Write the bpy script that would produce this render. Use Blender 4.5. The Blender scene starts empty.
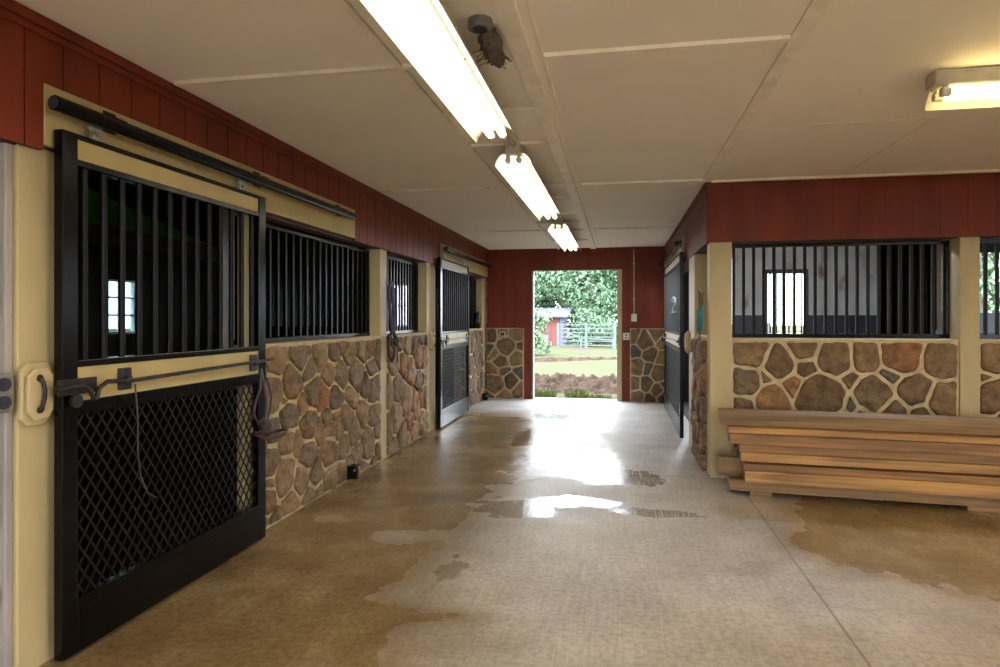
import bpy, math, random
from mathutils import Vector, Matrix, noise
random.seed(7)
PI = math.pi
S = bpy.context.scene
C = S.collection

# ---------------------------------------------------------------- camera, sky, exposure
FPX, CXP, HYP, HC = 640.0, 500.0, 318.0, 1.41
YAW = math.atan(119 / 640)
cam_d = bpy.data.cameras.new('camera'); cam = bpy.data.objects.new('camera', cam_d); C.objects.link(cam)
cam.location = (0, 0, HC); cam.rotation_euler = (PI / 2, 0, YAW)
cam_d.sensor_width = 36; cam_d.lens = 36 * FPX / 1000; cam_d.shift_y = -15.5 / 1000
cam_d.clip_start = 0.02; cam_d.clip_end = 500
S.camera = cam
W_ = bpy.data.worlds.new('world'); S.world = W_; W_.use_nodes = True
bg = W_.node_tree.nodes['Background']
bg.inputs[0].default_value = (0.86, 0.93, 1.0, 1); bg.inputs[1].default_value = 6.5
sun_d = bpy.data.lights.new('sun', 'SUN'); sun = bpy.data.objects.new('sun', sun_d); C.objects.link(sun)
sun_d.energy = 1.2; sun_d.angle = math.radians(25); sun_d.color = (1, 0.97, 0.9)
sun.rotation_euler = (math.radians(38), math.radians(8), 0); sun.location = (0, 0, 30)
TUBE_STRENGTH = 6.5
S.view_settings.view_transform = 'Standard'; S.view_settings.look = 'None'
S.view_settings.gamma = 1; S.view_settings.use_curve_mapping = False
S.view_settings.exposure = 1.28
S.cycles.use_denoising = True
S.cycles.max_bounces = 10; S.cycles.diffuse_bounces = 6
S.cycles.sample_clamp_indirect = 6

# ---------------------------------------------------------------- materials
def nodes_of(name):
    m = bpy.data.materials.new(name); m.use_nodes = True
    nt = m.node_tree; b = nt.nodes['Principled BSDF']
    return m, nt, b
def N(nt, t, **kw):
    n = nt.nodes.new(t)
    for k, v in kw.items():
        if k.startswith('i_'):
            n.inputs[int(k[2:]) if k[2:].isdigit() else k[2:].replace('_', ' ')].default_value = v
        else: setattr(n, k, v)
    return n
def ramp(nt, fac, stops, interp='LINEAR'):
    r = nt.nodes.new('ShaderNodeValToRGB'); r.color_ramp.interpolation = interp
    e = r.color_ramp.elements
    while len(e) < len(stops): e.new(0.5)
    for i, (p, c) in enumerate(stops):
        e[i].position = p; e[i].color = (*c, 1) if len(c) == 3 else c
    nt.links.new(fac, r.inputs[0]); return r.outputs[0]
def mixc(nt, fac, a, b, blend='MIX'):
    m = nt.nodes.new('ShaderNodeMix'); m.data_type = 'RGBA'; m.blend_type = blend
    for s, v in ((m.inputs[0], fac), (m.inputs[6], a), (m.inputs[7], b)):
        if isinstance(v, (int, float)): s.default_value = v
        elif isinstance(v, tuple): s.default_value = (*v, 1)
        else: nt.links.new(v, s)
    return m.outputs[2]
def bump(nt, b, h, strength=0.3, dist=0.01):
    n = N(nt, 'ShaderNodeBump'); n.inputs['Strength'].default_value = strength; n.inputs['Distance'].default_value = dist
    nt.links.new(h, n.inputs['Height']); nt.links.new(n.outputs[0], b.inputs['Normal'])
def plain(name, col, rough=0.5, metal=0.0, var=0.25, scale=6, bmp=0.0, stretch=(1, 1, 1), bscale=60, spec=0.5, dark=None):
    m, nt, b = nodes_of(name)
    tc = N(nt, 'ShaderNodeTexCoord'); mp = N(nt, 'ShaderNodeMapping'); mp.inputs['Scale'].default_value = stretch
    nt.links.new(tc.outputs['Object'], mp.inputs[0])
    nz = N(nt, 'ShaderNodeTexNoise'); nz.inputs['Scale'].default_value = scale; nz.inputs['Detail'].default_value = 6
    nt.links.new(mp.outputs[0], nz.inputs[0])
    d = dark if dark else tuple(c * (1 - var) for c in col)
    l = tuple(min(1, c * (1 + var * 0.5)) for c in col)
    nt.links.new(ramp(nt, nz.outputs[0], [(0.3, d), (0.55, col), (0.8, l)]), b.inputs['Base Color'])
    b.inputs['Roughness'].default_value = rough; b.inputs['Metallic'].default_value = metal
    b.inputs['Specular IOR Level'].default_value = spec
    if bmp:
        n2 = N(nt, 'ShaderNodeTexNoise'); n2.inputs['Scale'].default_value = bscale; n2.inputs['Detail'].default_value = 4
        nt.links.new(mp.outputs[0], n2.inputs[0]); bump(nt, b, n2.outputs[0], bmp)
    return m
def emis(name, col, s):
    m, nt, b = nodes_of(name)
    b.inputs['Base Color'].default_value = (*col, 1)
    b.inputs['Emission Color'].default_value = (*col, 1); b.inputs['Emission Strength'].default_value = s
    return m

M = {}
M['cream'] = plain('cream_paint', (0.43, 0.345, 0.19), 0.5, var=0.16, scale=3, bmp=0.15, bscale=30, stretch=(1, 1, .4), spec=.25)
M['cream_trim'] = plain('cream_trim', (0.42, 0.325, 0.145), 0.45, var=0.14, scale=4, bmp=0.1, bscale=25, spec=.25)
M['grey_board'] = plain('weathered_board', (0.30, 0.27, 0.25), 0.7, var=0.4, scale=6, stretch=(1, 1, .15), bmp=.2)
M['red'] = plain('barn_red', (0.165, 0.027, 0.011), 0.5, var=0.3, scale=5, stretch=(1, 1, .3), bmp=0.12, bscale=50, spec=.22)
M['groove'] = plain('siding_groove', (0.05, 0.010, 0.006), 0.8, var=0.2)
M['black'] = plain('black_steel', (0.0022, 0.0020, 0.0022), 0.22, metal=0.0, var=0.3, scale=10, bmp=0.05, bscale=80, spec=0.22)
M['bar'] = plain('bar_steel', (0.002, 0.002, 0.0024), 0.38, var=0.2, scale=10, spec=0.14)
M['mesh'] = plain('expanded_mesh', (0.007, 0.005, 0.005), 0.5, var=0.5, scale=6, spec=.18)
M['iron'] = plain('worn_iron', (0.035, 0.028, 0.025), 0.42, metal=0.6, var=0.5, scale=30, bmp=0.2)
M['zinc'] = plain('zinc_plate', (0.45, 0.43, 0.40), 0.4, metal=0.8, var=0.3, scale=20)
M['rust'] = plain('rusty_ring', (0.10, 0.045, 0.03), 0.6, metal=0.5, var=0.5, scale=40, bmp=.2)
M['leather'] = plain('dark_leather', (0.025, 0.013, 0.012), 0.5, var=0.4, scale=20)
M['navy'] = plain('navy_webbing', (0.025, 0.018, 0.06), 0.7, var=0.4, scale=40)
M['teal'] = plain('turquoise_webbing', (0.05, 0.22, 0.26), 0.7, var=0.4, scale=40)
M['olive'] = plain('olive_rope', (0.14, 0.12, 0.06), 0.8, var=0.4, scale=40)
M['ceil'] = plain('ceiling_board', (0.84, 0.77, 0.66), 0.75, var=0.05, scale=1.2)
M['batten'] = plain('ceiling_batten', (0.82, 0.74, 0.61), 0.6, var=0.15, scale=8)
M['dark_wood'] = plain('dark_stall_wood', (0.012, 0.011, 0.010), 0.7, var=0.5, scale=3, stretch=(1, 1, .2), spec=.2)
M['green_board'] = plain('green_board', (0.045, 0.22, 0.03), 0.6, var=0.3, scale=3)
M['brown_beam'] = plain('brown_beam', (0.06, 0.022, 0.012), 0.6, var=0.3, scale=3)
M['white_board'] = plain('white_board', (0.75, 0.79, 0.88), 0.5, var=0.1, scale=3)
M['reflector'] = plain('white_enamel', (0.45, 0.42, 0.34), 0.5, var=0.05, scale=8)
M['housing'] = plain('lamp_housing', (0.42, 0.39, 0.32), 0.5, var=0.2, scale=12)
M['plastic'] = plain('ivory_plastic', (0.62, 0.58, 0.48), 0.4, var=0.05)
M['grey_metal'] = plain('grey_cover', (0.22, 0.21, 0.19), 0.5, metal=.3, var=0.3, scale=30)
M['nest'] = plain('dry_mud', (0.10, 0.075, 0.05), 0.95, var=0.5, scale=40, bmp=.8, bscale=60)
M['tube'] = emis('daylight_tube', (1.0, 0.90, 0.70), TUBE_STRENGTH)
M['tube_warm'] = emis('warm_tube', (1.0, 0.76, 0.30), TUBE_STRENGTH * 1.3)
M['tube_fill_stall'] = emis('stall_fill_tube', (0.80, 0.88, 1.0), 45.0)  # emission of the added fill lamp hidden in the right stall
M['tube_fill'] = emis('fill_tube', (1.0, 0.92, 0.78), 30.0)  # emission of the added fill lamps behind the camera
M['tube_fill_warm'] = emis('fill_warm_tube', (1.0, 0.80, 0.42), 24.0)  # warmer version for the added fill lamps
M['chalk'] = plain('chalk_paint', (0.6, 0.75, 0.85), 0.7, var=0.1)
M['leaf'] = plain('leaf', (0.070, 0.140, 0.068), 0.6, var=0.5, scale=0.9)
M['leaf_dark'] = plain('leaf_dark', (0.047, 0.100, 0.055), 0.6, var=0.5, scale=0.9)
M['leaf_light'] = plain('leaf_light', (0.095, 0.17, 0.08), 0.6, var=0.4, scale=0.9)
M['bark'] = plain('bark', (0.09, 0.075, 0.055), 0.9, var=0.4, scale=8, stretch=(1, 1, .2))
M['soil'] = plain('turned_soil', (0.058, 0.040, 0.031), 0.95, var=0.6, scale=4, bmp=.8, bscale=12, spec=0.0)
M['shed_red'] = plain('shed_red', (0.13, 0.032, 0.03), 0.7, var=0.15)
M['shed_side'] = plain('shed_side', (0.08, 0.09, 0.14), 0.7, var=0.1)
M['shed_roof'] = plain('shed_roof', (0.075, 0.085, 0.11), 0.6, var=0.1)
M['galv'] = plain('galvanised_gate', (0.085, 0.11, 0.11), 0.5, var=0.2)
M['fence_wood'] = plain('fence_wood', (0.06, 0.075, 0.065), 0.8, var=0.3, scale=5)
M['stain_post'] = plain('stained_frame', (0.02, 0.02, 0.03), 0.5, var=0.3)
M['dado'] = plain('blue_black_dado', (0.018, 0.024, 0.040), 0.5, var=0.4, scale=4)
M['grass_blade'] = plain('grass_blade', (0.13, 0.17, 0.05), 0.7, var=0.3, scale=10)
M['ledge'] = plain('mortar_ledge', (0.50, 0.41, 0.25), 0.85, var=0.2, scale=14, bmp=.3)

def stall_plaster():
    m, nt, b = nodes_of('stained_white_boards')
    tc = N(nt, 'ShaderNodeTexCoord'); mp = N(nt, 'ShaderNodeMapping'); mp.inputs['Scale'].default_value = (2.2, 2.2, 1.3)
    nt.links.new(tc.outputs['Object'], mp.inputs[0])
    nz = N(nt, 'ShaderNodeTexNoise'); nz.inputs['Scale'].default_value = 1.6; nz.inputs['Detail'].default_value = 7
    nt.links.new(mp.outputs[0], nz.inputs[0])
    c = ramp(nt, nz.outputs[0], [(0.30, (0.22, 0.13, 0.08)), (0.42, (0.52, 0.50, 0.48)), (0.7, (0.62, 0.62, 0.63))])
    nt.links.new(c, b.inputs['Base Color']); b.inputs['Roughness'].default_value = .6
    return m
M['stall_white'] = stall_plaster()

def wood(name, base, dark, scale=1.0):
    m, nt, b = nodes_of(name)
    tc = N(nt, 'ShaderNodeTexCoord'); oi = N(nt, 'ShaderNodeObjectInfo')
    mp = N(nt, 'ShaderNodeMapping'); mp.inputs['Scale'].default_value = (0.45, 5.0, 5.0)
    cb = N(nt, 'ShaderNodeCombineXYZ'); mu = N(nt, 'ShaderNodeMath', operation='MULTIPLY', i_1=37.0)
    nt.links.new(oi.outputs['Random'], mu.inputs[0])
    for k in range(3): nt.links.new(mu.outputs[0], cb.inputs[k])
    nt.links.new(cb.outputs[0], mp.inputs['Location'])
    nt.links.new(tc.outputs['Object'], mp.inputs[0])
    wv = N(nt, 'ShaderNodeTexNoise'); wv.inputs['Scale'].default_value = 2.5; wv.inputs['Detail'].default_value = 5; wv.inputs['Distortion'].default_value = 0.6
    nt.links.new(mp.outputs[0], wv.inputs[0])
    wa = N(nt, 'ShaderNodeTexWave', bands_direction='Z'); wa.inputs['Scale'].default_value = 2.0; wa.inputs['Distortion'].default_value = 7; wa.inputs['Detail'].default_value = 3
    wa.inputs['Detail Scale'].default_value = .7
    nt.links.new(mp.outputs[0], wa.inputs[0])
    c1 = ramp(nt, wv.outputs[0], [(0.36, dark), (0.5, base), (0.66, tuple(min(1, c * 1.45) for c in base))])
    c2 = ramp(nt, wa.outputs['Fac'], [(0.0, tuple(c * .62 for c in base)), (0.4, base), (1, tuple(c * 1.15 for c in base))])
    nt.links.new(mixc(nt, 0.35, c1, c2), b.inputs['Base Color']); b.inputs['Roughness'].default_value = .6
    bump(nt, b, wa.outputs['Fac'], .1, .003)
    return m
M['lumber'] = wood('rough_sawn_timber', (0.31, 0.160, 0.046), (0.12, 0.052, 0.014))
M['lumber_grey'] = wood('weathered_timber', (0.17, 0.094, 0.032), (0.07, 0.034, 0.012))

M['lumber_red'] = wood('reddish_timber', (0.36, 0.15, 0.055), (0.15, 0.05, 0.02))
M['lumber_dark'] = wood('brown_timber', (0.22, 0.105, 0.030), (0.085, 0.035, 0.011))
def stone_mat():
    m, nt, b = nodes_of('fieldstone')
    at = N(nt, 'ShaderNodeAttribute', attribute_name='tone')
    tc = N(nt, 'ShaderNodeTexCoord')
    nz = N(nt, 'ShaderNodeTexNoise'); nz.inputs['Scale'].default_value = 9; nz.inputs['Detail'].default_value = 9; nz.inputs['Roughness'].default_value = .65
    nt.links.new(tc.outputs['Object'], nz.inputs[0])
    c = ramp(nt, at.outputs['Fac'], [(0.0, (0.095, 0.058, 0.030)), (0.22, (0.14, 0.088, 0.045)), (0.42, (0.20, 0.130, 0.068)), (0.6, (0.125, 0.088, 0.052)),
             (0.76, (0.23, 0.142, 0.066)), (0.88, (0.22, 0.090, 0.036)), (0.95, (0.08, 0.076, 0.066))])
    v = ramp(nt, nz.outputs[0], [(0.25, (0.35, 0.35, 0.36)), (0.5, (1.0, 0.97, 0.93)), (0.75, (1.8, 1.65, 1.45))])
    nt.links.new(mixc(nt, 1.0, c, v, 'MULTIPLY'), b.inputs['Base Color']); b.inputs['Roughness'].default_value = .72
    n2 = N(nt, 'ShaderNodeTexNoise'); n2.inputs['Scale'].default_value = 16; n2.inputs['Detail'].default_value = 9
    nt.links.new(tc.outputs['Object'], n2.inputs[0]); bump(nt, b, n2.outputs[0], .9, .05)
    return m
M['stone'] = stone_mat()
M['mortar'] = plain('mortar', (0.50, 0.40, 0.245), 0.9, var=0.3, scale=12, bmp=.5, bscale=50)

def floor_mat():
    m, nt, b = nodes_of('wet_concrete')
    tc = N(nt, 'ShaderNodeTexCoord')
    damp = N(nt, 'ShaderNodeAttribute', attribute_name='damp'); pud = N(nt, 'ShaderNodeAttribute', attribute_name='puddle')
    n1 = N(nt, 'ShaderNodeTexNoise'); n1.inputs['Scale'].default_value = 1.7; n1.inputs['Detail'].default_value = 10; n1.inputs['Roughness'].default_value = .62
    n2 = N(nt, 'ShaderNodeTexNoise'); n2.inputs['Scale'].default_value = 34; n2.inputs['Detail'].default_value = 6
    mp = N(nt, 'ShaderNodeMapping'); mp.inputs['Scale'].default_value = (46, 1.2, 1)
    n3 = N(nt, 'ShaderNodeTexNoise'); n3.inputs['Scale'].default_value = 2.2; n3.inputs['Detail'].default_value = 4
    for n in (n1, n2): nt.links.new(tc.outputs['Object'], n.inputs[0])
    nt.links.new(tc.outputs['Object'], mp.inputs[0]); nt.links.new(mp.outputs[0], n3.inputs[0])
    dry = ramp(nt, n1.outputs[0], [(0.25, (0.31, 0.285, 0.27)), (0.5, (0.42, 0.395, 0.38)), (0.75, (0.52, 0.505, 0.505))])
    wet = ramp(nt, n1.outputs[0], [(0.28, (0.14, 0.088, 0.034)), (0.5, (0.235, 0.162, 0.078)), (0.72, (0.36, 0.28, 0.17))])
    def soft(attr, lo, hi, amp=.55, sc=5):
        ns = N(nt, 'ShaderNodeTexNoise'); ns.inputs['Scale'].default_value = sc; ns.inputs['Detail'].default_value = 8
        nt.links.new(tc.outputs['Object'], ns.inputs[0])
        a = N(nt, 'ShaderNodeMath', operation='MULTIPLY_ADD', i_1=amp, i_2=-amp / 2); nt.links.new(ns.outputs[0], a.inputs[0])
        s = N(nt, 'ShaderNodeMath', operation='ADD'); nt.links.new(a.outputs[0], s.inputs[0]); nt.links.new(attr.outputs['Fac'], s.inputs[1])
        r = N(nt, 'ShaderNodeMapRange'); r.inputs['From Min'].default_value = lo; r.inputs['From Max'].default_value = hi
        nt.links.new(s.outputs[0], r.inputs[0]); return r.outputs[0]
    D = soft(damp, .12, .72, .8, 3); P = soft(pud, .36, .60, .9, 6)
    pst = N(nt, 'ShaderNodeMapRange'); pst.inputs['From Min'].default_value = .38; pst.inputs['From Max'].default_value = .52; nt.links.new(n3.outputs[0], pst.inputs[0])
    pa = N(nt, 'ShaderNodeMath', operation='MULTIPLY'); nt.links.new(P, pa.inputs[0]); pb = N(nt, 'ShaderNodeMapRange'); pb.inputs['To Min'].default_value = .55; nt.links.new(pst.outputs[0], pb.inputs[0]); nt.links.new(pb.outputs[0], pa.inputs[1]); P = pa.outputs[0]
    col = mixc(nt, D, dry, wet)
    sp = ramp(nt, n2.outputs[0], [(0.3, (0.72, 0.72, 0.72)), (0.55, (1, 1, 1)), (0.8, (1.12, 1.12, 1.12))])
    col = mixc(nt, 1.0, col, sp, 'MULTIPLY')
    st = ramp(nt, n3.outputs[0], [(0.3, (0.86, 0.86, 0.86)), (0.7, (1.06, 1.06, 1.06))])
    col = mixc(nt, 1.0, col, st, 'MULTIPLY')
    sx = N(nt, 'ShaderNodeSeparateXYZ'); nt.links.new(tc.outputs['Object'], sx.inputs[0])
    def joint(axis, at, w):
        a = N(nt, 'ShaderNodeMath', operation='SUBTRACT', i_1=at); nt.links.new(sx.outputs[axis], a.inputs[0])
        b_ = N(nt, 'ShaderNodeMath', operation='ABSOLUTE'); nt.links.new(a.outputs[0], b_.inputs[0])
        c_2 = N(nt, 'ShaderNodeMath', operation='LESS_THAN', i_1=w); nt.links.new(b_.outputs[0], c_2.inputs[0]); return c_2.outputs[0]
    for ax, at in ((1, 5.87), (1, 2.0), (1, 9.6), (0, 1.0)):
        col = mixc(nt, joint(ax, at, .006), col, mixc(nt, 1.0, col, (0.55, 0.5, 0.45), 'MULTIPLY'))
    nt.links.new(mixc(nt, P, col, mixc(nt, 1.0, col, (0.8, 0.8, 0.8), 'MULTIPLY')), b.inputs['Base Color'])
    r1 = N(nt, 'ShaderNodeMapRange'); r1.inputs['To Min'].default_value = .55; r1.inputs['To Max'].default_value = .24; nt.links.new(D, r1.inputs[0])
    r2 = N(nt, 'ShaderNodeMix'); nt.links.new(P, r2.inputs[0]); nt.links.new(r1.outputs[0], r2.inputs[2]); r2.inputs[3].default_value = .10
    nt.links.new(r2.outputs[0], b.inputs['Roughness']); b.inputs['Specular IOR Level'].default_value = .6
    hm = N(nt, 'ShaderNodeMath', operation='ADD'); nt.links.new(n3.outputs[0], hm.inputs[0]); nt.links.new(n2.outputs[0], hm.inputs[1])
    bs = N(nt, 'ShaderNodeMapRange'); bs.inputs['To Min'].default_value = .30; bs.inputs['To Max'].default_value = .16; nt.links.new(P, bs.inputs[0])
    bp = N(nt, 'ShaderNodeBump'); bp.inputs['Distance'].default_value = .006; nt.links.new(bs.outputs[0], bp.inputs['Strength'])
    nt.links.new(hm.outputs[0], bp.inputs['Height']); nt.links.new(bp.outputs[0], b.inputs['Normal'])
    return m
M['floor'] = floor_mat()
def lawn_mat():
    m, nt, b = nodes_of('lawn')
    tc = N(nt, 'ShaderNodeTexCoord'); n1 = N(nt, 'ShaderNodeTexNoise'); n1.inputs['Scale'].default_value = .35; n1.inputs['Detail'].default_value = 8
    nt.links.new(tc.outputs['Object'], n1.inputs[0])
    nt.links.new(ramp(nt, n1.outputs[0], [(0.40, (0.075, 0.062, 0.048)), (0.50, (0.062, 0.070, 0.040)), (0.7, (0.068, 0.080, 0.044))]), b.inputs['Base Color'])
    b.inputs['Roughness'].default_value = .9; b.inputs['Specular IOR Level'].default_value = 0
    return m
M['lawn'] = lawn_mat()

# ---------------------------------------------------------------- mesh helpers
class MB:
    def __init__(s): s.v = []; s.f = []; s.mi = []; s.sm = []
    def add(s, vs, fs, mi=0, smooth=False):
        o = len(s.v); s.v += [tuple(v) for v in vs]
        for f in fs: s.f.append([o + i for i in f]); s.mi.append(mi); s.sm.append(smooth)
    def box(s, x0, x1, y0, y1, z0, z1, mi=0):
        if x0 > x1: x0, x1 = x1, x0
        if y0 > y1: y0, y1 = y1, y0
        if z0 > z1: z0, z1 = z1, z0
        s.add([(x0, y0, z0), (x1, y0, z0), (x1, y1, z0), (x0, y1, z0), (x0, y0, z1), (x1, y0, z1), (x1, y1, z1), (x0, y1, z1)],
              [(0, 3, 2, 1), (4, 5, 6, 7), (0, 1, 5, 4), (1, 2, 6, 5), (2, 3, 7, 6), (3, 0, 4, 7)], mi); return s
    def bar(s, a, b, w, h, mi=0, up=(0, 0, 1)):
        a = Vector(a); b = Vector(b); d = (b - a).normalized(); up = Vector(up)
        if abs(d.dot(up)) > .99: up = Vector((1, 0, 0))
        r = d.cross(up).normalized(); u = r.cross(d).normalized()
        vs = [p + r * sx * w / 2 + u * sz * h / 2 for p in (a, b) for sx, sz in ((-1, -1), (1, -1), (1, 1), (-1, 1))]
        s.add(vs, [(0, 3, 2, 1), (4, 5, 6, 7), (0, 1, 5, 4), (1, 2, 6, 5), (2, 3, 7, 6), (3, 0, 4, 7)], mi); return s
    def tube(s, pts, r, n=10, mi=0, rs=None, flat=1.0, closed=False):
        pts = [Vector(p) for p in pts]; K = len(pts); vs = []; fs = []
        prev = None
        for i, p in enumerate(pts):
            if closed: d = (pts[(i + 1) % K] - pts[i - 1]).normalized()
            else: d = (pts[min(i + 1, K - 1)] - pts[max(i - 1, 0)]).normalized()
            if prev is None:
                up = Vector((0, 0, 1)) if abs(d.z) < .9 else Vector((1, 0, 0)); r1 = d.cross(up).normalized()
            else: r1 = (prev - d * prev.dot(d)).normalized()
            prev = r1; u = r1.cross(d)
            rr = rs[i] if rs else r
            for k in range(n):
                a = 2 * PI * k / n; vs.append(p + r1 * math.cos(a) * rr + u * math.sin(a) * rr * flat)
        for i in range(K if closed else K - 1):
            j = (i + 1) % K
            for k in range(n): fs.append((i * n + k, i * n + (k + 1) % n, j * n + (k + 1) % n, j * n + k))
        s.add(vs, fs, mi, True)
        if not closed:
            s.add([vs[k] for k in range(n)], [tuple(range(n))], mi); s.add([vs[(K - 1) * n + k] for k in range(n)], [tuple(reversed(range(n)))], mi)
        return s
    def prism(s, poly, o, u, v, w, t, mi=0):
        o, u, v, w = map(Vector, (o, u, v, w)); n = len(poly)
        a = [o + u * p[0] + v * p[1] for p in poly]; b = [q + w * t for q in a]
        s.add(a + b, [tuple(reversed(range(n))), tuple(range(n, 2 * n))] + [(i, (i + 1) % n, n + (i + 1) % n, n + i) for i in range(n)], mi); return s
    def ball(s, c, rx, ry, rz, mi=0, seg=14, rings=9, jit=0, jf=3):
        vs = []; fs = []
        for i in range(rings + 1):
            th = PI * i / rings
            for k in range(seg):
                ph = 2 * PI * k / seg; d = Vector((math.sin(th) * math.cos(ph), math.sin(th) * math.sin(ph), math.cos(th)))
                q = 1 + jit * noise.noise(d * jf + Vector(c))
                vs.append((c[0] + d.x * rx * q, c[1] + d.y * ry * q, c[2] + d.z * rz * q))
        for i in range(rings):
            for k in range(seg): fs.append((i * seg + k, (i + 1) * seg + k, (i + 1) * seg + (k + 1) % seg, i * seg + (k + 1) % seg))
        s.add(vs, fs, mi, True); return s
    def build(s, name, mats, parent=None, bevel=0, loc=None, rotz=None):
        me = bpy.data.meshes.new(name); me.from_pydata(s.v, [], s.f)
        if not isinstance(mats, (list, tuple)): mats = [mats]
        for m in mats: me.materials.append(M[m] if isinstance(m, str) else m)
        me.polygons.foreach_set('material_index', s.mi); me.polygons.foreach_set('use_smooth', s.sm); me.update()
        o = bpy.data.objects.new(name, me); C.objects.link(o)
        if parent: o.parent = parent
        if loc: o.location = loc
        if rotz is not None: o.rotation_euler = (0, 0, rotz)
        if bevel:
            b = o.modifiers.new('bevel', 'BEVEL'); b.width = bevel; b.segments = 2; b.limit_method = 'ANGLE'; b.angle_limit = 1.0
        return o
def thing(name, label, cat, loc=(0, 0, 0), rotz=0, group=None):
    o = bpy.data.objects.new(name, None); C.objects.link(o); o.empty_display_size = .1
    o.location = loc; o.rotation_euler = (0, 0, rotz); o['label'] = label; o['category'] = cat
    if group: o['group'] = group
    return o
def tag(o, label=None, cat=None, group=None, kind=None):
    for k, v in (('label', label), ('category', cat), ('group', group), ('kind', kind)):
        if v: o[k] = v
    return o
def struct_root(name):
    o = bpy.data.objects.new(name, None); C.objects.link(o); o['kind'] = 'structure'; return o
def struct(name, mb, mats, bevel=0, parent=None):
    o = mb.build(name, mats, parent, bevel)
    if not parent: o['kind'] = 'structure'
    return o
def copy_tree(o, parent=None):
    c = o.copy(); C.objects.link(c); c.parent = parent
    for ch in list(o.children): copy_tree(ch, c)
    return c
def relabel(o, label): o['label'] = label; return o

# ---------------------------------------------------------------- pixel -> wall-plane helper used only to seed stone sizes
s_, c_ = math.sin(YAW), math.cos(YAW)
def ray(x, y):
    r = (x - CXP) / FPX; return (r * c_ - s_, r * s_ + c_, -(y - HYP) / FPX)
def onX(x, y, X): a = ray(x, y); t = X / a[0]; return (a[1] * t, HC + a[2] * t, t)
def onY(x, y, Y): a = ray(x, y); t = Y / a[1]; return (a[0] * t, HC + a[2] * t, t)

# ---------------------------------------------------------------- stonework
def clip(poly, a, b, c):          # keep a*x+b*y<=c
    out = []
    for i in range(len(poly)):
        p, q = poly[i], poly[(i + 1) % len(poly)]
        dp = a * p[0] + b * p[1] - c; dq = a * q[0] + b * q[1] - c
        if dp <= 0: out.append(p)
        if dp * dq < 0:
            t = dp / (dp - dq); out.append((p[0] + (q[0] - p[0]) * t, p[1] + (q[1] - p[1]) * t))
    return out
def stonework(mb, tones, rect, seeds, frame, gap=0.022, bulge=0.030):
    """rect (u0,u1,v0,v1); seeds (u,v,r[,tone]); frame (origin,u,v,outward)"""
    O, U, V, Wn = map(Vector, frame)
    u0, u1, v0, v1 = rect
    for i, sd in enumerate(seeds):
        poly = [(u0, v0), (u1, v0), (u1, v1), (u0, v1)]
        for j, t in enumerate(seeds):
            if i == j: continue
            dx, dy = t[0] - sd[0], t[1] - sd[1]
            L = math.hypot(dx, dy)
            if L > 1.3 or L < 1e-4: continue
            cc = (t[0] ** 2 + t[1] ** 2 - t[2] ** 2 - sd[0] ** 2 - sd[1] ** 2 + sd[2] ** 2) / 2
            poly = clip(poly, dx, dy, cc)
            if len(poly) < 3: break
        if len(poly) < 3: continue
        # inset
        g = gap * random.uniform(.22, .55) + .003
        base = list(poly); n = len(base)
        for k in range(n):
            p, q = base[k], base[(k + 1) % n]
            ex, ey = q[0] - p[0], q[1] - p[1]; L = math.hypot(ex, ey)
            if L < 1e-6: continue
            nx, ny = ey / L, -ex / L
            poly = clip(poly, nx, ny, nx * p[0] + ny * p[1] - g)
            if len(poly) < 3: break
        if len(poly) < 3: continue
        cx = sum(p[0] for p in poly) / len(poly); cy = sum(p[1] for p in poly) / len(poly)
        # resample the outline, then round it
        per = []; tot = 0
        for k in range(len(poly)):
            p, q = poly[k], poly[(k + 1) % len(poly)]; L = math.hypot(q[0] - p[0], q[1] - p[1]); per.append((tot, L, p, q)); tot += L
        if tot < .09: continue
        K = 36; pts = []
        for k in range(K):
            d = tot * k / K
            for (t0, L, p, q) in per:
                if t0 <= d <= t0 + L + 1e-9: f = (d - t0) / max(L, 1e-9); pts.append((p[0] + (q[0] - p[0]) * f, p[1] + (q[1] - p[1]) * f)); break
            else: pts.append(poly[0])
        for _ in range(1): pts = [((pts[k - 1][0] + pts[k][0] * 2 + pts[(k + 1) % K][0]) / 4, (pts[k - 1][1] + pts[k][1] * 2 + pts[(k + 1) % K][1]) / 4) for k in range(K)]
        ar = math.sqrt(tot) * .012
        pts = [(cx + (p[0] - cx) * (1 + .12 * noise.noise(Vector((p[0] * 14, p[1] * 14, i)))), cy + (p[1] - cy) * (1 + .12 * noise.noise(Vector((p[0] * 14 + 5, p[1] * 14, i))))) for p in pts]
        tone = sd[3] if len(sd) > 3 else random.choice([.02, .15, .22, .3, .4, .45, .55, .62, .7, .76, .8] * 2 + [.88, .95])
        prof = [(1.0, -.004), (.985, .55), (.93, .85), (.72, .97), (.40, 1.0)]
        vs = []; h = bulge * random.uniform(.7, 1.15); tx, ty = random.uniform(-.25, .25), random.uniform(-.25, .25)
        for sc, hh in prof:
            for p in pts:
                x = cx + (p[0] - cx) * sc; y = cy + (p[1] - cy) * sc
                z = hh * h
                if hh > .1: z += .016 * noise.noise(Vector((x * 13, y * 13, 3))) + .008 * noise.noise(Vector((x * 31, y * 31, 8))) + h * hh * (tx * (x - cx) + ty * (y - cy)) / .12 * .5
                vs.append(O + U * x + V * y + Wn * z)
        vs.append(O + U * cx + V * cy + Wn * (h + .006 * noise.noise(Vector((cx * 9, cy * 9, 2)))))
        fs = []
        R = len(prof)
        for r in range(R - 1):
            for k in range(K): fs.append((r * K + k, r * K + (k + 1) % K, (r + 1) * K + (k + 1) % K, (r + 1) * K + k))
        for k in range(K): fs.append(((R - 1) * K + k, (R - 1) * K + (k + 1) % K, R * K))
        mb.add(vs, fs, 1, True); tones += [tone] * len(fs)
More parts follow.
